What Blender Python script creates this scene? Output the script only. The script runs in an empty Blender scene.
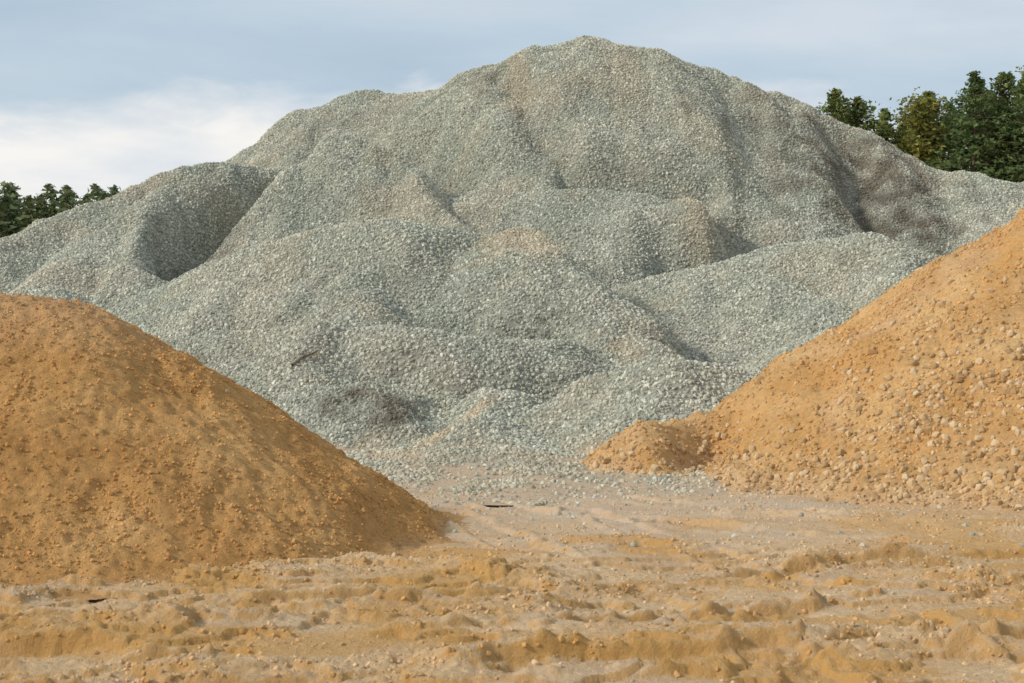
import bpy, math, numpy as np
from mathutils import Vector
rng=np.random.RandomState(7)
sc=bpy.context.scene
sc.view_settings.view_transform='Standard'
sc.view_settings.look='None'
sc.view_settings.exposure=0

# ---------------------------------------------------------------- noise
def _hash(ix,iy,seed):
    h=(ix.astype(np.int64)*374761393+iy.astype(np.int64)*668265263+seed*974711)&0xffffffff
    h=((h^(h>>13))*1274126177)&0xffffffff
    h=h^(h>>16)
    return h
def perlin(x,y,seed=0):
    x0=np.floor(x);y0=np.floor(y);fx=x-x0;fy=y-y0
    x0=x0.astype(np.int64);y0=y0.astype(np.int64)
    u=fx*fx*fx*(fx*(fx*6-15)+10);v=fy*fy*fy*(fy*(fy*6-15)+10)
    def g(i,j):
        a=_hash(x0+i,y0+j,seed)/4294967296.0*2*np.pi
        return np.cos(a)*(fx-i)+np.sin(a)*(fy-j)
    a=g(0,0);b=g(1,0);c=g(0,1);d=g(1,1)
    return ((a*(1-u)+b*u)*(1-v)+(c*(1-u)+d*u)*v)*1.4
def fbm(x,y,oct=4,seed=0,gain=0.5):
    s=0;a=1.0;f=1.0
    for i in range(oct):
        s=s+a*perlin(x*f+i*17.3,y*f-i*9.1,seed+i*31);a*=gain;f*=2.03
    return s
def ridged(x,y,oct=4,seed=0):
    s=0;a=1.0;f=1.0
    for i in range(oct):
        s=s+a*(1-np.abs(perlin(x*f+i*7.7,y*f+i*3.1,seed+i*13))*2);a*=0.5;f*=2.1
    return s/1.9
def billow(x,y,oct=3,seed=0):
    s=0;a=1.0;f=1.0
    for i in range(oct):
        s=s+a*(np.abs(perlin(x*f+i*7.7,y*f+i*3.1,seed+i*13))*2-.5);a*=0.55;f*=2.1
    return s
def sstep(a,b,x):
    t=np.clip((x-a)/(b-a),0,1);return t*t*(3-2*t)

def seg_dist(X,Y,p,q):
    dx=q[0]-p[0];dy=q[1]-p[1];L=dx*dx+dy*dy+1e-9
    t=np.clip(((X-p[0])*dx+(Y-p[1])*dy)/L,0,1)
    return np.hypot(X-(p[0]+t*dx),Y-(p[1]+t*dy)),t
def ridge(X,Y,pts,slope,r=0.6):
    h=np.full(X.shape,-50.0)
    for p,q in zip(pts[:-1],pts[1:]):
        d,t=seg_dist(X,Y,p,q)
        z=p[2]+(q[2]-p[2])*t
        h=np.maximum(h,z-slope*(np.sqrt(d*d+r*r)-r))
    return h
def pdist(X,Y,pts):
    h=np.full(X.shape,1e9)
    for p,q in zip(pts[:-1],pts[1:]):
        d,_=seg_dist(X,Y,p,q);h=np.minimum(h,d)
    return h
def smax(a,b,k):
    m=np.maximum(a,b);return m+k*np.log(np.exp((a-m)/k)+np.exp((b-m)/k))
def toe(h,k=0.25,off=0.06):
    return np.where(h/k>30,h,k*np.log1p(np.exp(np.clip(h/k,-40,30))))-off

# ---------------------------------------------------------------- shape of the gravel heap
G=[
 ([(-10.1,63,9.4),(-8.9,64,10.3),(-7,65,11.7),(-5.7,65,12.3),(-4.5,64,12.05),(-2.4,62,11.95),(-0.84,61,12.45),(1.05,60,13.15),(2.93,60,13.45),(4.8,60,13.2),(7.05,60,12.45),(9.3,60,11.55),(11.4,59,10.4),(14.1,58,8.95),(16,57,8.35),(17.9,56,7.7),(23.6,55,6.4),(30,54,4.2)],0.82,1.5),
 ([(-10.1,63,9.4),(-14,60,7),(-20,57,4.5)],0.7,1.0),
 ([(-1.6,61,12.0),(-1.1,57.5,9.9),(0.4,54,7.7),(1.4,51.5,6.0)],0.85,0.6),
 ([(15,57.5,8.4),(15.5,53,6.0),(16.5,48,3.4)],0.75,0.8),
 ([(-8.6,57,8.3),(-9.6,56,8.45),(-10.7,55,8.35),(-12.2,54,7.5),(-13.6,53,6.8),(-15,52,6.15),(-16,50,5.35),(-20,48,3.7),(-26,46,1.8)],0.78,0.5),
 ([(-11.3,53.5,7.3),(-11.8,51,6.6),(-11.6,48.6,5.6),(-10.9,46.5,4.6),(-9.6,45.4,4.1)],1.1,0.2),
 ([(-12.6,50,5.7),(-13.2,46,3.9),(-12.8,41,1.6)],0.62,1.0),
 ([(-5.7,54,9.3),(-4.9,53.6,9.05),(-3.7,52.5,8.2),(-2.25,49.5,6.6),(-0.94,47,5.2)],0.88,0.25),
 ([(-5.7,54,9.3),(-7.3,52.6,7.95),(-8.9,50.3,6.1)],0.95,0.15),
 ([(-9.3,45.3,4.2),(-6.9,44.5,4.95),(-5,44,5.4),(-3.1,44,5.55),(-1.15,44.2,5.2),(0.2,43.6,5.4),(1.2,42.6,4.8),(1.95,41,3.95),(2.6,39.5,3.1),(3.6,38,2.3)],0.68,0.30),
 ([(1.5,50.5,5.9),(3.4,50,6.3),(4.8,50,6.35),(5.9,50,6.95)],0.88,0.25),
 ([(3.1,45.5,3.9),(5.5,46,4.5),(8.0,46,5.1),(10.1,45,5.2),(11.2,44,4.6),(12.3,42,3.5),(13,39,2.2)],0.68,0.30),
 ([(-8.2,38.5,2.0),(-6,37.8,2.5),(-3.7,37,2.65),(-1.4,36.6,2.55),(0.4,36.6,2.3),(1.6,37.2,2.2)],0.58,0.25),
 ([(1.0,33,0.9),(1.8,32.2,1.6),(2.96,31.8,2.05),(4.4,32,1.8),(5.6,33,1.1)],0.66,0.2),
 ([(-1.7,34,1.2),(-2.9,33.2,1.5),(-4.2,33.4,1.3)],0.64,0.3),
 ([(-0.4,33.5,1.3),(-0.6,31.2,.75),(-0.2,29,0.3)],0.45,0.6),
 ([(9,41,2.9),(7.3,38.5,2.2),(6.2,36,1.4)],0.5,0.9),
 ([(-2.2,29.4,0.26),(-0.6,28.5,0.33),(0.6,28.8,0.30)],0.12,0.8),
]
CARVE=[([(-9.4,46.9),(-7,46.8),(-5,46.9),(-2.4,46.6),(-.6,46.0),(0.9,45.4)],1.8,0.8),
 ([(-9.8,52.2),(-8.4,54.4),(-7.2,56),(-5.5,57.2),(-3.4,56),(-2.0,53)],1.7,0.9),
 ([(-0.3,58),(0.5,55.8),(1.5,53.2)],0.6,0.6),
 ([(1.5,52.2),(4,51.9),(6,51.6)],1.2,0.7),
 ([(6.9,49.8),(7.6,48.5)],1.3,0.9),
 ([(4.5,48),(6,48),(8.2,48.2),(10.5,47.5),(12.3,46.2)],1.4,0.8),
 ([(2.2,45.2),(3.1,42.8),(4.2,40.5),(5.3,38)],0.8,0.8),
 ([(-7.5,40.2),(-4,39.4),(-1.5,38.9),(0.8,38.8)],0.9,0.7),
 ([(-3.4,35.2),(-1.0,34.7),(1.0,34.6)],0.5,0.5),
 ([(-1.0,33.6),(-1.6,31.5),(-2.2,29.8)],0.4,0.45),
 ([(12.0,57),(11.6,53.5),(12.2,50)],0.7,0.8),
 ([(8.0,58.5),(8.4,54.5),(8.6,51.5)],0.4,0.8)]
_R=np.random.RandomState(33)
DUMP=[]
for i in range(26):
    x=_R.uniform(-15,14);y=_R.uniform(32,46)
    DUMP.append((x,y,_R.uniform(.1,.45),_R.uniform(-.6,.6),_R.uniform(.8,2.4)))
def gravel_base(wx,wy):
    h=None
    for pts,s,r in G:
        a=ridge(wx,wy,pts,s,r)
        h=a if h is None else smax(h,a,0.06)
    for pts,a,w in CARVE:
        d=pdist(wx,wy,pts);h=h-a*np.exp(-(d/w)**2)*sstep(0,1.2,h)
    return h
def gravel_h(X,Y):
    wx=X+0.55*fbm(X*0.28,Y*0.28,3,5);wy=Y+0.55*fbm(X*0.28+40,Y*0.28,3,9)
    h=gravel_base(wx,wy)
    cx=np.array([[d[0] for d in DUMP]]);cy=np.array([[d[1] for d in DUMP]])
    cb=gravel_base(cx,cy)[0]
    for (x,y,e,s,l),b in zip(DUMP,cb):
        if b<0.2:continue
        a=ridge(wx,wy,[(x,y,b+e),(x+s,y-l,b+e-0.42*l)],0.68,0.25)
        m=np.abs(X-x)+np.abs(Y-y)<8
        h=np.where(m,smax(h,a,0.07),h)
    h=h+0.12*fbm(X*0.45,Y*0.35,3,21)+0.035*fbm(X*1.6,Y*0.9,3,77)
    h=h-0.28*sstep(5.5,9,h)*np.maximum(0,perlin(X*0.6+0.15*Y,Y*0.10,3))-0.08*sstep(5,8,h)*np.maximum(0,perlin(X*1.9-0.2*Y,Y*0.2,4))
    d=np.hypot((X+9.8)/1.5,(Y-49.3)/2.4)
    h=h-1.6*np.exp(-d*d*1.2)
    return toe(h,0.2,0.07)

SL=[([(-8.0,20.6,2.95),(-6.6,20.3,2.95),(-5.8,20.1,2.9)],0.68,0.8),([(-8,20.6,2.9),(-12,20.5,2.3)],0.65,0.8)]
def sandL_h(X,Y):
    wx=X+0.15*fbm(X*0.6,Y*0.6,3,105);wy=Y+0.15*fbm(X*0.6+40,Y*0.6,3,109)
    h=None
    for pts,s,r in SL:
        a=ridge(wx,wy,pts,s,r);h=a if h is None else smax(h,a,0.18)
    h=h+0.10*fbm(X*0.9,Y*0.9,4,121)+0.05*ridged(X*2.7,Y*2.7,5,131)+0.03*fbm(X*9,Y*9,3,141)
    return toe(h,0.06,0.03)
SR=[([(11.4,30,5.6),(13,30.5,6.1),(17,31,5.4)],0.655,0.6),
    ([(6.5,29.6,2.2),(4.6,29.0,1.35),(3.1,28.2,1.0),(2.4,27.6,0.85)],0.72,0.25),([(5.5,26.5,0.6),(8,25,0.6)],0.35,0.5)]
def sandR_h(X,Y):
    wx=X+0.18*fbm(X*0.5,Y*0.5,3,205);wy=Y+0.18*fbm(X*0.5+40,Y*0.5,3,209)
    h=None
    for pts,s,r in SR:
        a=ridge(wx,wy,pts,s,r);h=a if h is None else smax(h,a,0.14)
    h=h-0.35*np.exp(-(pdist(X,Y,[(3.5,27.6),(2.9,26.6)])/0.35)**2)*sstep(.1,.5,h)
    h=h+0.14*fbm(X*0.7,Y*0.7,4,221)+0.08*ridged(X*1.8,Y*1.8,5,231)+0.025*fbm(X*8,Y*8,3,241)
    return toe(h,0.11,0.05)

BERM=[([(-6,15.3),(-4.8,15.1),(-3.0,16.2),(-0.7,16.7),(0.9,15.6)],0.12,0.28),
 ([(-5,13.3),(-4.1,13.1),(-2.6,13.5),(-.95,13.9),(.35,14.6)],0.11,0.20),
 ([(5.6,15.3),(4.7,15.0),(3.9,16.8),(2.6,18.4),(0.8,18.8)],0.08,0.26),
 ([(5,12.4),(4,12.3),(3.4,12.6)],0.10,0.24),
 ([(-3.6,11.6),(-2.1,11.9),(-1.2,11.8),(-0.1,12.1),(0.8,12.2)],0.09,0.20),
 ([(3.2,22),(6,20),(8.5,19.5)],0.08,0.4)]
TR=[([(-0.9,22),(0.4,17.6),(1.5,14.2),(2.6,10)],0.25,.05),([(0.9,22),(2.2,17.8),(3.3,14.4),(4.4,10.5)],0.25,.05),
    ([(-7,13.7),(-3.5,14.2),(0,15.3),(3.6,17.2),(7.5,18.3)],0.26,.09),([(-7,12.0),(-3.4,12.5),(-0.4,13.1),(2.0,14.2),(6.8,15.9)],0.26,.10),
    ([(-1.6,26),(0.2,22),(3.6,19.5),(8,17.5)],0.25,.05),([(0.5,26),(1.8,23.2),(4.6,21),(8,20.4)],0.25,.05),
    ([(-6,11.0),(-2,11.2),(1.5,12.0),(5.5,13.4)],0.26,.10)]
def terr(n,k,sharp):
    v=n*k;f=np.floor(v);r=v-f
    return (f+sstep(.5-sharp,.5+sharp,r))/k
def crumble(X,Y):
    b=0
    for pts,a,w in BERM:
        b=np.maximum(b,np.exp(-(pdist(X,Y,pts)/(w*1.7))**2))
    return sstep(.10,.65,fbm(X*.6,Y*.9,3,324)*.7+0.75*b)
def track_field(X,Y):
    T=0;E=0
    wx=X+0.07*fbm(X*1.3,Y*1.3,5,345);wy=Y+0.07*fbm(X*1.3+9,Y*1.3,5,346)
    for pts,w,dep in TR:
        off=0;D=np.full(X.shape,1e9);S=np.zeros(X.shape)
        for p,q in zip(pts[:-1],pts[1:]):
            d,t=seg_dist(wx,wy,p,q);L=math.hypot(q[0]-p[0],q[1]-p[1])
            m=d<D;D=np.where(m,d,D);S=np.where(m,off+t*L,S);off+=L
        m=1-sstep(w*0.85,w*1.08,D)
        tread=0.5+0.5*np.tanh(3*np.sin((S+0.5*D)*2*np.pi/0.21))
        fade=sstep(-0.45,0.1,fbm(X*0.5,Y*0.5,3,340))*0.85+0.15
        tf=sstep(-.1,.3,fbm(X*.8,Y*.8,2,349))
        T=T+fade*(-dep*m+0.030*tread*m*tf)
        E=E+fade*dep*0.6*np.exp(-((D-w*1.3)/0.075)**2)*(1+1.2*fbm(X*2.5,Y*2.5,4,341))
    return np.maximum(T,-.12)+np.minimum(E,.09)
def ground_h(X,Y):
    near=1-sstep(30,60,np.hypot(X,Y-16))
    wx=X+0.22*fbm(X*1.6,Y*1.6,5,305);wy=Y+0.22*fbm(X*1.6+11,Y*1.6,5,309)
    h=0.05*fbm(X*0.4,Y*0.5,3,301)
    front=1-sstep(15.5,20,Y)
    am=0.25+0.75*front
    cr=crumble(X,Y)
    b=0
    for pts,a,w in BERM:
        d=pdist(wx,wy,pts);b=np.maximum(b,a*np.exp(-(d/w)**2)*np.clip(0.8+0.6*fbm(X*0.9,Y*0.9,3,333),0.1,1.5))
    h=h+b
    n=fbm(wx*0.24,wy*0.80,4,311,.5)
    h=h+am*0.12*terr(n,2.4,.045)
    h=h+am*(0.022*billow(wx*1.9,wy*2.8,4,321)*(.25+.75*cr)+0.020*billow(X*7,Y*8,3,323)*(.15+.85*cr)+0.008*billow(X*11,Y*13,2,327)+.006*fbm(X*20,Y*20,2,328))
    h=h+track_field(X,Y)
    return h*near

# ---------------------------------------------------------------- mesh helper
def grid_obj(name,xs,ys,hf,attrs=None,cut=None):
    X,Y=np.meshgrid(xs,ys);Z=hf(X,Y)
    nx=len(xs);ny=len(ys)
    V=np.stack([X,Y,Z],-1).reshape(-1,3)
    i=np.arange(nx*ny).reshape(ny,nx)
    F=np.stack([i[:-1,:-1],i[:-1,1:],i[1:,1:],i[1:,:-1]],-1).reshape(-1,4)
    A={k:f(X,Y,Z).reshape(-1) for k,f in (attrs or {}).items()}
    if cut is not None:
        keep=(V[F][:,:,2].max(1)>cut)
        F=F[keep];used=np.zeros(len(V),bool);used[F.ravel()]=True
        m=np.cumsum(used)-1;V=V[used];F=m[F];A={k:a[used] for k,a in A.items()}
    me=bpy.data.meshes.new(name)
    me.vertices.add(len(V));me.vertices.foreach_set('co',V.astype(np.float32).ravel())
    me.loops.add(F.size);me.loops.foreach_set('vertex_index',F.astype(np.int32).ravel())
    me.polygons.add(len(F));me.polygons.foreach_set('loop_start',np.arange(0,F.size,4,dtype=np.int32))
    me.polygons.foreach_set('loop_total',np.full(len(F),4,np.int32))
    me.update(calc_edges=True);me.validate()
    me.polygons.foreach_set('use_smooth',np.ones(len(me.polygons),bool))
    for k,a in A.items():
        at=me.attributes.new(k,'FLOAT','POINT');at.data.foreach_set('value',a.astype(np.float32))
    ob=bpy.data.objects.new(name,me);sc.collection.objects.link(ob)
    return ob

# ---------------------------------------------------------------- materials
def newmat(name,rough=0.9):
    m=bpy.data.materials.new(name);m.use_nodes=True;nt=m.node_tree
    b=nt.nodes['Principled BSDF'];b.inputs['Roughness'].default_value=rough
    b.inputs['Specular IOR Level'].default_value=0.2
    return m,nt,b
def N(nt,t,**k):
    n=nt.nodes.new(t)
    for a,v in k.items():
        if a.startswith('i_'):
            key=a[2:];key=int(key) if key.isdigit() else key.replace('_',' ')
            n.inputs[key].default_value=v
        else:setattr(n,a,v)
    return n
def mixc(nt,fac,a,b,mode='MIX'):
    n=nt.nodes.new('ShaderNodeMix');n.data_type='RGBA';n.blend_type=mode
    for s,v in ((0,fac),(6,a),(7,b)):
        if isinstance(v,bpy.types.NodeSocket):nt.links.new(v,n.inputs[s])
        else:n.inputs[s].default_value=v if s==0 else (*v,1)
    return n.outputs[2]
def noise(nt,scale,detail=4,rough=0.55):
    g=nt.nodes.new('ShaderNodeNewGeometry')
    n=N(nt,'ShaderNodeTexNoise',i_Scale=scale,i_Detail=detail,i_Roughness=rough)
    nt.links.new(g.outputs['Position'],n.inputs['Vector']);return n.outputs['Fac']
def ramp(nt,src,stops):
    r=nt.nodes.new('ShaderNodeValToRGB');e=r.color_ramp.elements
    while len(e)<len(stops):e.new(0.5)
    for el,(p,c) in zip(e,stops):
        el.position=p;el.color=(*c,1) if len(c)==3 else c
    nt.links.new(src,r.inputs[0]);return r.outputs[0]
def attr(nt,name,inst):
    a=nt.nodes.new('ShaderNodeAttribute');a.attribute_name=name
    a.attribute_type='INSTANCER' if inst else 'GEOMETRY';return a.outputs['Fac']
g3=lambda v:(v,v,v)

def gravel_mat(name,inst):
    m,nt,b=newmat(name,0.85)
    if inst:
        oi=nt.nodes.new('ShaderNodeObjectInfo');rnd=oi.outputs['Random']
    else:
        g=nt.nodes.new('ShaderNodeNewGeometry');v=N(nt,'ShaderNodeTexVoronoi',i_Scale=13.0)
        nt.links.new(g.outputs['Position'],v.inputs['Vector'])
        s=nt.nodes.new('ShaderNodeSeparateColor');nt.links.new(v.outputs['Color'],s.inputs[0]);rnd=s.outputs[0]
    c=ramp(nt,rnd,[(0,(.26,.255,.21)),(.3,(.405,.40,.33)),(.65,(.505,.495,.41)),(.9,(.595,.58,.49)),(1,(.75,.72,.62))])
    big=noise(nt,0.35,4);t=ramp(nt,big,[(.35,(.90,.94,.90)),(.65,(1.07,1.045,1.0))])
    c=mixc(nt,1.0,c,t,'MULTIPLY')
    c=mixc(nt,attr(nt,'tan',inst),c,mixc(nt,0.75,c,(.60,.45,.28)))
    c=mixc(nt,attr(nt,'stain_shade',inst),c,mixc(nt,0.8,c,(.12,.09,.06)))
    if not inst:
        c=mixc(nt,1.0,c,(.7,.7,.7),'MULTIPLY')
        soil=mixc(nt,1.0,(.60,.44,.29),ramp(nt,noise(nt,14,5,.65),[(.3,g3(.75)),(.7,g3(1.15))]),'MULTIPLY')
        c=mixc(nt,attr(nt,'soil',False),c,soil)
    nt.links.new(c,b.inputs['Base Color'])
    if not inst:
        bp=N(nt,'ShaderNodeBump',i_Strength=0.9,i_Distance=0.05)
        nt.links.new(noise(nt,20,6,.7),bp.inputs['Height']);nt.links.new(bp.outputs[0],b.inputs['Normal'])
    return m
def sand_mat(name,inst,cols,stone=None,bump=0.5,bscale=30,pale=(.60,.47,.35),moist=(.55,.31,.11)):
    m,nt,b=newmat(name,0.95);b.inputs['Specular IOR Level'].default_value=0.1
    n1=noise(nt,0.8,6,.6)
    c=ramp(nt,n1,[(.3,cols[0]),(.5,cols[1]),(.7,cols[2])])
    n2=noise(nt,14,5,.65);c=mixc(nt,1.0,c,ramp(nt,n2,[(.3,g3(.78)),(.7,g3(1.18))]),'MULTIPLY')
    c=mixc(nt,attr(nt,'pale',inst),c,pale)
    c=mixc(nt,attr(nt,'moist',inst),c,moist)
    if inst:
        oi=nt.nodes.new('ShaderNodeObjectInfo')
        c=mixc(nt,1.0,c,ramp(nt,oi.outputs['Random'],[(0,g3(.72)),(.5,g3(.98)),(1,g3(1.12))]),'MULTIPLY')
    nt.links.new(c,b.inputs['Base Color'])
    if not inst:
        bp=N(nt,'ShaderNodeBump',i_Strength=bump,i_Distance=0.04)
        nt.links.new(noise(nt,bscale,6,.7),bp.inputs['Height']);nt.links.new(bp.outputs[0],b.inputs['Normal'])
    return m
def rock_mat(name,a,b_,c_):
    m,nt,b=newmat(name,0.85)
    oi=nt.nodes.new('ShaderNodeObjectInfo')
    c=ramp(nt,oi.outputs['Random'],[(0,a),(.5,b_),(1,c_)])
    nt.links.new(c,b.inputs['Base Color']);return m

# ---------------------------------------------------------------- scatter
def scatter(ob,layers):
    ng=bpy.data.node_groups.new(ob.name+'_scatter','GeometryNodeTree')
    ng.interface.new_socket('Geometry',in_out='INPUT',socket_type='NodeSocketGeometry')
    ng.interface.new_socket('Geometry',in_out='OUTPUT',socket_type='NodeSocketGeometry')
    L=ng.links.new
    gi=ng.nodes.new('NodeGroupInput');go=ng.nodes.new('NodeGroupOutput')
    join=ng.nodes.new('GeometryNodeJoinGeometry');L(gi.outputs[0],join.inputs[0])
    for li,ly in enumerate(layers):
        variants=ng.nodes.new('GeometryNodeJoinGeometry')
        for k in range(6):
            ico=ng.nodes.new('GeometryNodeMeshIcoSphere');ico.inputs['Radius'].default_value=1;ico.inputs['Subdivisions'].default_value=ly.get('sub',2)
            rv=ng.nodes.new('FunctionNodeRandomValue');rv.data_type='FLOAT_VECTOR'
            lo=ly.get('rough',0.5)
            rv.inputs[0].default_value=(lo,lo*.85,lo*.75);rv.inputs[1].default_value=(1.15,.95,.8)
            rv.inputs['Seed'].default_value=k*11+li*101+3
            pos=ng.nodes.new('GeometryNodeInputPosition');mul=ng.nodes.new('ShaderNodeVectorMath');mul.operation='MULTIPLY'
            L(pos.outputs[0],mul.inputs[0]);L(rv.outputs[0],mul.inputs[1])
            sp=ng.nodes.new('GeometryNodeSetPosition');L(ico.outputs[0],sp.inputs[0]);L(mul.outputs[0],sp.inputs['Position'])
            ch=ng.nodes.new('GeometryNodeConvexHull');L(sp.outputs[0],ch.inputs[0])
            sm=ng.nodes.new('GeometryNodeSetMaterial');sm.inputs['Material'].default_value=ly['mat'];L(ch.outputs[0],sm.inputs[0])
            g2=ng.nodes.new('GeometryNodeGeometryToInstance');L(sm.outputs[0],g2.inputs[0]);L(g2.outputs[0],variants.inputs[0])
        dp=ng.nodes.new('GeometryNodeDistributePointsOnFaces');dp.inputs['Seed'].default_value=li*7+1
        L(gi.outputs[0],dp.inputs[0])
        na=ng.nodes.new('GeometryNodeInputNamedAttribute');na.data_type='FLOAT';na.inputs[0].default_value=ly['dens']
        mm=ng.nodes.new('ShaderNodeMath');mm.operation='MULTIPLY';mm.inputs[1].default_value=ly['n']
        L(na.outputs[0],mm.inputs[0]);L(mm.outputs[0],dp.inputs['Density'])
        iop=ng.nodes.new('GeometryNodeInstanceOnPoints');L(dp.outputs[0],iop.inputs[0]);L(variants.outputs[0],iop.inputs['Instance'])
        iop.inputs['Pick Instance'].default_value=True
        rr=ng.nodes.new('FunctionNodeRandomValue');rr.data_type='FLOAT_VECTOR';rr.inputs[0].default_value=(0,0,0);rr.inputs[1].default_value=(6.28,6.28,6.28)
        e=ng.nodes.new('FunctionNodeEulerToRotation');L(rr.outputs[0],e.inputs[0]);L(e.outputs[0],iop.inputs['Rotation'])
        rf=ng.nodes.new('FunctionNodeRandomValue');rf.data_type='FLOAT';rf.inputs['Seed'].default_value=55+li
        pw=ng.nodes.new('ShaderNodeMath');pw.operation='POWER';pw.inputs[1].default_value=ly.get('pow',2)
        fo=[o for o in rf.outputs if o.enabled][0];L(fo,pw.inputs[0])
        mp=ng.nodes.new('ShaderNodeMapRange');mp.inputs['To Min'].default_value=ly['s'][0];mp.inputs['To Max'].default_value=ly['s'][1]
        L(pw.outputs[0],mp.inputs[0]);L(mp.outputs[0],iop.inputs['Scale'])
        L(iop.outputs[0],join.inputs[0])
    L(join.outputs[0],go.inputs[0])
    md=ob.modifiers.new('scatter','NODES');md.node_group=ng

# ---------------------------------------------------------------- gravel heap
def blob(X,Y,cx,cy,rx,ry,seed=0):
    d=np.hypot((X-cx)/rx,(Y-cy)/ry)+0.45*fbm(X*0.9,Y*0.9,3,seed)
    return 1-sstep(0.5,1.15,d)
def g_stain_shade(X,Y,Z):
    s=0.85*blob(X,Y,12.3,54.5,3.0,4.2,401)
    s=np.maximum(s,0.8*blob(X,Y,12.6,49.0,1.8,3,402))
    s=np.maximum(s,0.75*blob(X,Y,7.6,49.2,1.0,1.5,403))  # hollow right of the ledge bump: its shade painted into the colour
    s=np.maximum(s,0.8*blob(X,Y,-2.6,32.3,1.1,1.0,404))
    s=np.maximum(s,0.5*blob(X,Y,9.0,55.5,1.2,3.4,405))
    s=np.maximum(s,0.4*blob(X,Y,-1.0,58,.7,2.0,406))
    s=np.maximum(s,0.55*blob(X,Y,-10.0,50,1.5,2.4,407))  # scooped hollow: shade of its wall darkened into the stone colour
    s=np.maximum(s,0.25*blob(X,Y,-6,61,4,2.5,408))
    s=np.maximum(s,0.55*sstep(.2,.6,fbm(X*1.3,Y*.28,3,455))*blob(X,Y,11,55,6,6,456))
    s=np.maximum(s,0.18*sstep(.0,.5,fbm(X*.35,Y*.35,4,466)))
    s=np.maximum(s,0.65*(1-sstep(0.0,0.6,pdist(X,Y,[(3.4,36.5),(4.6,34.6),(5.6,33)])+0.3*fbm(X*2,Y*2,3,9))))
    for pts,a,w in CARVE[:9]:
        s=np.maximum(s,0.22*np.exp(-(pdist(X,Y,pts)/(w*1.2))**2))  # crease shade put into the colour along carved lines, for relief contrast
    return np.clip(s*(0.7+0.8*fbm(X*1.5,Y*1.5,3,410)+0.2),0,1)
def g_tan(X,Y,Z):
    t=0.55*blob(X,Y,0.4,43,1.6,1.8,501)
    t=np.maximum(t,0.25*blob(X,Y,-3.0,49.0,2.0,3,502))
    t=np.maximum(t,0.5*blob(X,Y,5.8,49.8,.8,1.5,503))
    t=np.maximum(t,0.3*blob(X,Y,4.0,57,.9,3,504))
    t=np.maximum(t,0.4*blob(X,Y,0.2,57,.5,3,505))
    t=np.maximum(t,0.9*(1-sstep(0.05,0.5,pdist(X,Y,[(-0.6,32.6),(-1.6,30.6),(-2.3,28.9)])+0.25*fbm(X*2,Y*2,3,19))))
    t=np.maximum(t,0.6*(1-sstep(0.0,0.5,pdist(X,Y,[(2.6,38),(4.3,35.6),(6,33.5)])+0.3*fbm(X*2,Y*2,3,29))))
    t=np.maximum(t,0.45*(1-sstep(0.1,0.5,Z+0.4*fbm(X,Y,3,39))))
    t=np.maximum(t,0.2*sstep(0.1,0.5,fbm(X*0.4,Y*0.4,4,520)))
    return np.clip(t,0,1)
def g_dens(X,Y,Z):
    return np.clip((0.12+.88*sstep(0.0,0.36,Z+0.28*fbm(X*0.9,Y*0.9,4,530)))*(1-0.8*sstep(63,67,Y))*(1-.4*sstep(16,22,np.abs(X))),0.0,1)
def g_soil(X,Y,Z):
    return np.clip(1-sstep(0.04,0.32,Z+0.28*fbm(X*0.9,Y*0.9,4,530)),0,1)
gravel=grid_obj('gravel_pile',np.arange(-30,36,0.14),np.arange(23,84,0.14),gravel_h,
   {'stain_shade':g_stain_shade,'tan':g_tan,'dens':g_dens,'soil':g_soil},cut=-0.055)
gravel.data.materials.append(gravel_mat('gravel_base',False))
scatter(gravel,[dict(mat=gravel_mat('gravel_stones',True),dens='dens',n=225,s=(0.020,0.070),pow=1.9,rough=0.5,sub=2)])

# ---------------------------------------------------------------- sand heaps
colsL=((.46,.23,.075),(.55,.295,.105),(.63,.365,.145))
colsR=((.50,.27,.095),(.58,.34,.14),(.65,.42,.195))
colsG=((.56,.35,.175),(.63,.42,.23),(.69,.50,.30))
zero=lambda X,Y,Z:np.zeros_like(X)
def mk(f):return lambda X,Y,Z:np.clip(f(X,Y,Z),0,1)
sl=grid_obj('sand_pile',np.arange(-16,1.5,0.035),np.arange(14,28,0.035),sandL_h,
  {'pale':mk(lambda X,Y,Z:0.12*(1-sstep(0,0.12,Z))+0.18*sstep(2.0,2.9,Z)),
   'moist':zero,
   'dens':mk(lambda X,Y,Z:(0.35+0.65*sstep(-.1,.3,fbm(X*0.8,Y*0.8,3,610)))*sstep(-.03,.05,Z))},cut=-0.028)
sl.data.materials.append(sand_mat('moist_sand',False,colsL,bump=1.0,bscale=22))
scatter(sl,[dict(mat=sand_mat('moist_sand_clods',True,colsL),dens='dens',n=480,s=(0.007,0.035),pow=3,rough=0.5),
            dict(mat=rock_mat('pebbles_brown',(.34,.21,.11),(.46,.31,.17),(.58,.43,.28)),dens='dens',n=4,s=(0.012,0.035),pow=3)])
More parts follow.
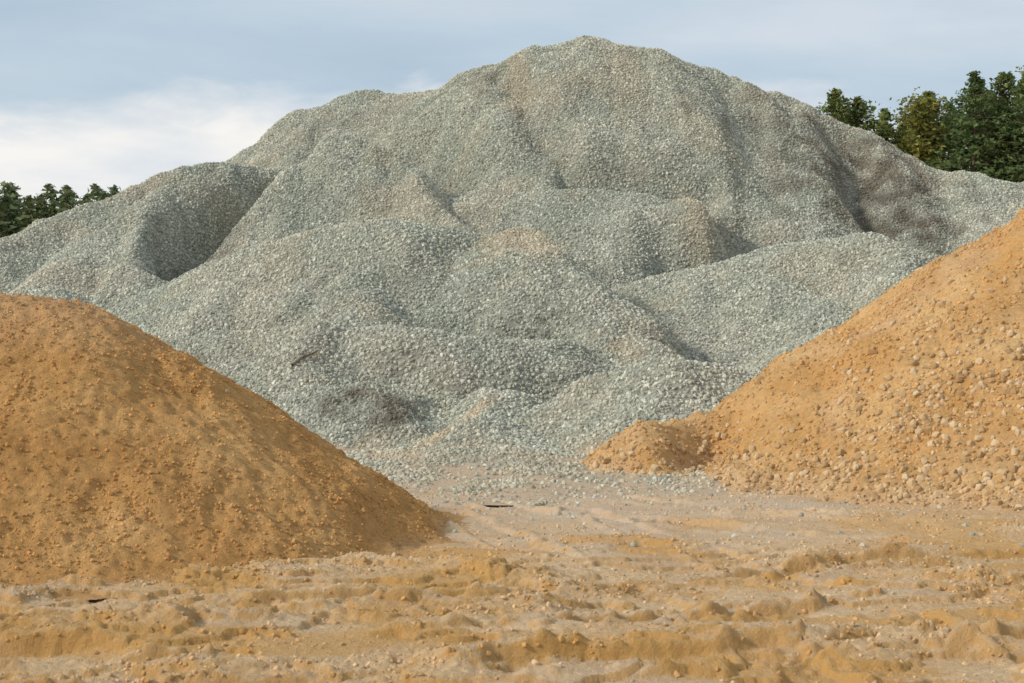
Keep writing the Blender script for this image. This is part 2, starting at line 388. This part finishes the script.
sr=grid_obj('sand_pile',np.arange(0.5,26,0.05),np.arange(19,42,0.05),sandR_h,
  {'pale':mk(lambda X,Y,Z:0.15*sstep(.1,.5,fbm(X*0.5,Y*0.5,3,622))+0.3*(1-sstep(0,0.4,Z))),
   'moist':mk(lambda X,Y,Z:0.45*sstep(.1,.5,fbm(X*0.35,Y*0.35,3,623))),
   'dens':mk(lambda X,Y,Z:(0.35+0.65*sstep(-.1,.3,fbm(X*0.8,Y*0.8,3,611)))*sstep(-.03,.05,Z)),
   'rocks':mk(lambda X,Y,Z:(0.05+1.0*sstep(5.0,9.0,X+0.8*(27-Y))*(1-sstep(0.9,3.6,Z+0.9*fbm(X*.5,Y*.5,3,71)))+0.5*(1-sstep(.1,1.1,Z)))*sstep(-.03,.1,Z)*(0.5+0.9*sstep(-.3,.3,fbm(X,Y,3,612))))},cut=-0.045)
sr.data.materials.append(sand_mat('yellow_sand',False,colsR,bump=1.0,bscale=16,moist=(.54,.29,.10)))
scatter(sr,[dict(mat=sand_mat('yellow_sand_clods',True,colsR,moist=(.54,.29,.10)),dens='dens',n=230,s=(0.010,0.058),pow=3,rough=0.5),
            dict(mat=rock_mat('sandy_rocks',(.36,.22,.10),(.52,.34,.17),(.64,.47,.28)),dens='rocks',n=115,s=(0.02,0.10),pow=2.3,rough=.4),
            dict(mat=rock_mat('grey_rocks',(.40,.37,.32),(.55,.50,.44),(.66,.62,.56)),dens='dens',n=3,s=(0.015,0.04),pow=2.5)])

# ---------------------------------------------------------------- ground
def axis(lo,hi,step,far,g=1.12):
    a=list(np.arange(lo,hi,step));s=step;v=a[-1]
    while v<far:
        s*=g;v+=s;a.append(v)
    s=step;v=a[0];b=[]
    while v>-far:
        s*=g;v-=s;b.append(v)
    return np.array(b[::-1]+a)
gx=axis(-6.5,8.0,0.024,2500)
gy=np.concatenate([-np.array([2500,1500,800,400,200,100,50,20,5,0.0]) ,np.arange(2,10.2,0.4),np.arange(10.4,18,0.022),np.arange(18,30,0.05)])
v=30;s=.05;t=[]
while v<2500: t.append(v);s*=1.12;v+=s
gy=np.unique(np.concatenate([gy,t]))
def steep(Z,X,Y):
    zy=np.gradient(Z,axis=0)/np.maximum(np.gradient(Y,axis=0),1e-4);zx=np.gradient(Z,axis=1)/np.maximum(np.gradient(X,axis=1),1e-4)
    return np.hypot(zx,zy)
gr=grid_obj('ground',gx,gy,ground_h,
  {'pale':mk(lambda X,Y,Z:0.55*blob(X,Y,1.2,22.8,3.6,4.6,701)+0.3*sstep(0.05,.45,fbm(X*.5,Y*.8,3,702))),
   'moist':mk(lambda X,Y,Z:0.75*sstep(.5,1.3,steep(Z,X,Y)+0.25*fbm(X*2,Y*2,3,703))*(1-sstep(17,21,Y))+0.7*sstep(0.0,.4,fbm(X*.45,Y*.9,3,704))*(1-sstep(18,24,Y))),
   'dens':mk(lambda X,Y,Z:(0.14+0.86*crumble(X,Y)*sstep(-.3,.3,fbm(X*1.7,Y*1.9,3,711)))*(1-sstep(27,31,Y))*sstep(9.5,10.5,Y)*(np.abs(X)<10)),
   'gv':mk(lambda X,Y,Z:(0.03*sstep(17,21,Y)+0.6*sstep(23.0,28.0,Y+2.2*fbm(X*.7,Y*.7,3,712)))*(Y<36)*(X>-5)*(X<6))})
gr.data.materials.append(sand_mat('pale_sand',False,colsG,bump=0.9,bscale=24,pale=(.60,.46,.33),moist=(.57,.32,.11)))
scatter(gr,[dict(mat=sand_mat('pale_sand_clods',True,colsG,pale=(.60,.46,.33),moist=(.57,.32,.11)),dens='dens',n=480,s=(0.004,0.036),pow=4,rough=0.5),
            dict(mat=rock_mat('spilled_gravel',(.28,.27,.22),(.43,.42,.345),(.63,.61,.52)),dens='gv',n=130,s=(0.015,0.060),pow=2)])

# ---------------------------------------------------------------- stick
def wood_mat():
    m,nt,b=newmat('weathered_wood',.8);nt.links.new(ramp(nt,noise(nt,30),[(.3,(.12,.09,.07)),(.7,(.24,.19,.14))]),b.inputs['Base Color']);return m
def tube(V,F,path,rad,n=7):
    base=len(V)
    path=[Vector(p) for p in path]
    for i,p in enumerate(path):
        d=(path[min(i+1,len(path)-1)]-path[max(i-1,0)]).normalized()
        u=d.orthogonal().normalized();w=d.cross(u)
        for k in range(n):
            a=2*math.pi*k/n;V.append(tuple(p+(u*math.cos(a)+w*math.sin(a))*rad[i]))
    for i in range(len(path)-1):
        for k in range(n):
            a=base+i*n+k;b=base+i*n+(k+1)%n;F.append((a,b,b+n,a+n))
def gz(x,y):return float(gravel_h(np.array([[x]]),np.array([[y]]))[0,0])
V=[];F=[]
x0,y0,x1,y1=-4.75,34.6,-4.3,35.4
za=gz(x0,y0)+.09;zb=gz(x1,y1)+.12
pts=[(x0+(x1-x0)*t+0.02*math.sin(9*t),y0+(y1-y0)*t,max(za+(zb-za)*t,gz(x0+(x1-x0)*t,y0+(y1-y0)*t)+.09)) for t in np.linspace(0,1,6)]
tube(V,F,pts,[.036,.034,.032,.03,.024,.016])
tube(V,F,[pts[2],(pts[2][0]+.12,pts[2][1]-.05,pts[2][2]+.12)],[.014,.008])
me=bpy.data.meshes.new('wooden_stick');me.from_pydata(V,[],F);me.materials.append(wood_mat())
sc.collection.objects.link(bpy.data.objects.new('wooden_stick',me))

# ---------------------------------------------------------------- trees
def foliage_mat(name,a,b_,c_):
    m,nt,b=newmat(name,.7)
    g=nt.nodes.new('ShaderNodeNewGeometry')
    c=ramp(nt,noise(nt,0.9,4,.7),[(.3,a),(.5,b_),(.7,c_)])
    c=mixc(nt,1.0,c,ramp(nt,g.outputs['Random Per Island'],[(0,g3(.6)),(1,g3(1.4))]),'MULTIPLY')
    nt.links.new(c,b.inputs['Base Color'])
    tr=nt.nodes.new('ShaderNodeBsdfTranslucent');nt.links.new(c,tr.inputs[0])
    mx=nt.nodes.new('ShaderNodeMixShader');mx.inputs[0].default_value=.4
    nt.links.new(b.outputs[0],mx.inputs[1]);nt.links.new(tr.outputs[0],mx.inputs[2])
    nt.links.new(mx.outputs[0],nt.nodes['Material Output'].inputs[0]);return m
bark,nt,b=newmat('bark');nt.links.new(ramp(nt,noise(nt,6),[(.3,(.08,.055,.04)),(.7,(.20,.13,.09))]),b.inputs['Base Color'])
f_dark=foliage_mat('spruce_needles',(.09,.145,.06),(.145,.205,.075),(.21,.25,.09))
f_pine=foliage_mat('pine_needles',(.12,.16,.055),(.18,.225,.07),(.30,.28,.095))
f_bir=foliage_mat('birch_leaves',(.18,.21,.05),(.28,.28,.07),(.44,.35,.09))
def tree_geo(kind,h,w,R,nb=150,nc=30,leaf=0.2,limbs=True):
    V=[];F=[];M=[]
    lean=R.uniform(-.02,.02,2)
    ax=lambda z:np.array([lean[0]*z+0.08*math.sin(z*.5),lean[1]*z,z])
    zs=np.linspace(0,h,9);tube(V,F,[tuple(ax(z)) for z in zs],[0.018*h*(1-0.95*z/h)+.01 for z in zs],7 if limbs else 4)
    LV=[]
    ph=R.uniform(0,6.28,4)
    for i in range(nb):
        t=((i+R.rand())/nb)**0.75
        if kind=='spruce':
            z=h*(0.12+0.88*t);z=min(h*.995,round(z/.5)*.5+R.uniform(-.16,.16))
            u=1-z/h;r=w*(1-math.exp(-4.2*u))*R.uniform(.45,1.15)+.06
            droop=-0.12
        elif kind=='pine':
            z=h*(0.35+0.65*t);u=1-z/h;r=w*(1-math.exp(-6.0*u))*R.uniform(.4,1.15)+.08;droop=.35
        else:
            z=h*(0.25+0.73*t);r=w*(math.sin(math.pi*(0.16+0.80*t))**.6)*R.uniform(.5,1.1)+.15;droop=.5
        a=R.uniform(0,6.283)
        r*=1+0.3*math.sin(a*2+ph[0]+z*.5)
        c0=ax(z);d=np.array([math.cos(a),math.sin(a),0])
        tip=c0+d*r+np.array([0,0,r*droop])
        if limbs and i%3==0:tube(V,F,[tuple(c0),tuple((c0+tip)/2+np.array([0,0,r*.05])),tuple(tip)],[.05,.03,.01],4)
        k=max(3,int(nc*(0.25+0.75*r/w)))
        s=R.rand(k)**0.65
        P=c0+(tip-c0)*s[:,None]
        if kind=='spruce':sp=0.26*r*(1.05-s)[:,None]+0.09
        elif kind=='pine':sp=0.17*r*np.ones((k,1))+.08
        else:sp=0.25*min(w,1.8)*np.ones((k,1))*(.5+s[:,None]*.5)
        P=P+R.normal(size=(k,3))*sp*np.array([1,1,.6])
        LV.append(P)
    P=np.concatenate(LV);n=len(P)
    base=len(V);nf0=len(F)
    sz=leaf*R.uniform(.5,1.5,(n,1,1))
    A=R.normal(size=(n,4,3));A/=np.linalg.norm(A,axis=2,keepdims=True)
    q=P[:,None,:]+A*sz*np.array([1,1,.7])
    V+= [tuple(v) for v in q[:,:,:].reshape(-1,3)]
    for i in range(n):
        o=base+i*4;F.append((o,o+1,o+2));F.append((o+1,o+3,o+2))
    M=[0]*nf0+[1]*(2*n)
    return V,F,M
def add_tree(name,kind,x,y,h,w,mat,R,**k):
    V,F,M=tree_geo(kind,h,w,R,**k)
    me=bpy.data.meshes.new(name);me.from_pydata(V,[],F);me.materials.append(bark);me.materials.append(mat)
    me.polygons.foreach_set('material_index',np.array(M,np.int32))
    ob=bpy.data.objects.new(name,me);ob.location=(x,y,-.05);sc.collection.objects.link(ob)
R=np.random.RandomState(12)
TL=[('pine_tree','pine',19.2,94,16.6,2.2,f_pine),('pine_tree','pine',20.6,95,16.2,2.8,f_pine),('spruce_tree','spruce',22.3,97,15.9,3.0,f_pine),
 ('birch_tree','birch',23.9,95,16.4,1.8,f_bir),('pine_tree','pine',25.0,97,16.9,2.8,f_pine),
 ('spruce_tree','spruce',26.8,93,17.5,3.2,f_dark),('spruce_tree','spruce',28.2,98,17.8,3.2,f_dark),('pine_tree','pine',28.9,94,17.6,2.8,f_pine),
 ('spruce_tree','spruce',30.0,92,18.0,3.2,f_dark),('pine_tree','pine',31.0,95,18.8,3.0,f_bir),('spruce_tree','spruce',33.5,93,18.5,3.2,f_dark),
 ('spruce_tree','spruce',24.6,101,16.2,3.4,f_dark),('spruce_tree','spruce',36.5,95,18.5,2.8,f_dark),('pine_tree','pine',38.5,97,17.5,2.4,f_pine),('birch_tree','birch',40.5,94,16,2.2,f_bir),
 ('spruce_tree','spruce',27.4,101,16.9,3.6,f_dark),('pine_tree','pine',30.0,100,17.4,3.4,f_dark),('spruce_tree','spruce',32.4,100,18.6,3.4,f_dark),('spruce_tree','spruce',21.2,101,15.9,3.4,f_dark)]
for nm,kd,x,y,h,w,m in TL:
    add_tree(nm,kd,x,y,h,w,m,R,nb=300 if kd=='spruce' else 220,nc=34,leaf=.17)
protos=[tree_geo('spruce',20.,3.4,R,nb=100,nc=10,leaf=.55,limbs=False) for _ in range(6)]+[tree_geo('pine',20.,3.6,R,nb=80,nc=10,leaf=.55,limbs=False) for _ in range(2)]
off=0;verts=[];faces=[];mi=[]
for i in range(420):
    p=protos[R.randint(len(protos))]
    x=-135+270*(i//2)/210+R.uniform(-1.2,1.2);y=(215 if i%2 else 224)+R.uniform(-4,4)
    s=R.uniform(.94,1.12);a=R.uniform(0,6.28)
    v=np.array(p[0])*s;ca,sa=math.cos(a),math.sin(a)
    v=np.stack([v[:,0]*ca-v[:,1]*sa+x,v[:,0]*sa+v[:,1]*ca+y,v[:,2]],1)
    verts.append(v);faces+= [tuple(j+off for j in f) for f in p[1]];mi+=p[2];off+=len(v)
me=bpy.data.meshes.new('distant_trees');me.from_pydata(np.concatenate(verts).tolist(),[],faces)
me.materials.append(bark);me.materials.append(foliage_mat('distant_foliage',(.13,.17,.095),(.18,.23,.11),(.25,.27,.125)))
me.polygons.foreach_set('material_index',np.array(mi,np.int32))
sc.collection.objects.link(bpy.data.objects.new('distant_trees',me))

# ---------------------------------------------------------------- light
sd=Vector((-0.88,-0.34,0.60)).normalized()
L=bpy.data.lights.new('sun','SUN');L.energy=2.8;L.angle=math.radians(7);L.color=(1,.94,.85)
lo=bpy.data.objects.new('sun',L);lo.rotation_euler=sd.to_track_quat('Z','Y').to_euler();lo.location=(-20,-10,30);sc.collection.objects.link(lo)
w=bpy.data.worlds.new('World');sc.world=w;w.use_nodes=True;nt=w.node_tree
bg=nt.nodes['Background'];bg.inputs[1].default_value=0.1
sky=nt.nodes.new('ShaderNodeTexSky');sky.sky_type='NISHITA';sky.sun_disc=False
sky.sun_elevation=math.asin(sd.z);sky.sun_rotation=math.atan2(sd.x,sd.y)
tc=nt.nodes.new('ShaderNodeTexCoord')
sep=nt.nodes.new('ShaderNodeSeparateXYZ');nt.links.new(tc.outputs['Generated'],sep.inputs[0])
def wn(scale,sx,sz,detail=6,loc=(0,0,0),dist=0.0):
    mp=nt.nodes.new('ShaderNodeMapping');mp.inputs['Scale'].default_value=(sx,sx,sz);mp.inputs['Location'].default_value=loc
    nt.links.new(tc.outputs['Generated'],mp.inputs[0])
    n=N(nt,'ShaderNodeTexNoise',i_Scale=scale,i_Detail=detail,i_Roughness=.55,i_Distortion=dist);nt.links.new(mp.outputs[0],n.inputs['Vector']);return n.outputs['Fac']
def M2(op,a,b):
    n=nt.nodes.new('ShaderNodeMath');n.operation=op
    for s,v in ((0,a),(1,b)):
        if isinstance(v,(int,float)):n.inputs[s].default_value=v
        else:nt.links.new(v,n.inputs[s])
    return n.outputs[0]
def scl(c,s):
    n=nt.nodes.new('ShaderNodeVectorMath');n.operation='SCALE'
    if isinstance(c,tuple):n.inputs[0].default_value=c
    else:nt.links.new(c,n.inputs[0])
    n.inputs['Scale'].default_value=s;return n.outputs[0]
veil=ramp(nt,wn(3.0,1,4,6,(3,1,0),.3),[(.3,(.45,.57,.69)),(.5,(.54,.65,.75)),(.72,(.67,.74,.81))])
col=mixc(nt,0.92,sky.outputs[0],scl(veil,10.0))
e=M2('ADD',sep.outputs[2],M2('MULTIPLY',M2('SUBTRACT',wn(7.0,1,2.6,8,(0.3,0,.2),.3),0.5),0.13))
bank=ramp(nt,e,[(.118,(1,1,1)),(.150,(0,0,0))])
wh=ramp(nt,wn(7,1,4,6,(9,2,1)),[(.35,(.72,.77,.82)),(.6,(.94,.92,.89))])
col=mixc(nt,bank,col,scl(wh,10.0))
nt.links.new(col,bg.inputs[0])

# ---------------------------------------------------------------- camera
cd=bpy.data.cameras.new('camera');cam=bpy.data.objects.new('camera',cd);sc.collection.objects.link(cam)
cd.lens=56.25;cd.sensor_width=36;cd.clip_end=6000
cam.location=(0,0,2.5);cam.rotation_euler=(math.radians(90)-math.atan(11.5/1600),0,0)
cd.dof.use_dof=True;cd.dof.focus_distance=28;cd.dof.aperture_fstop=4.5
sc.camera=cam
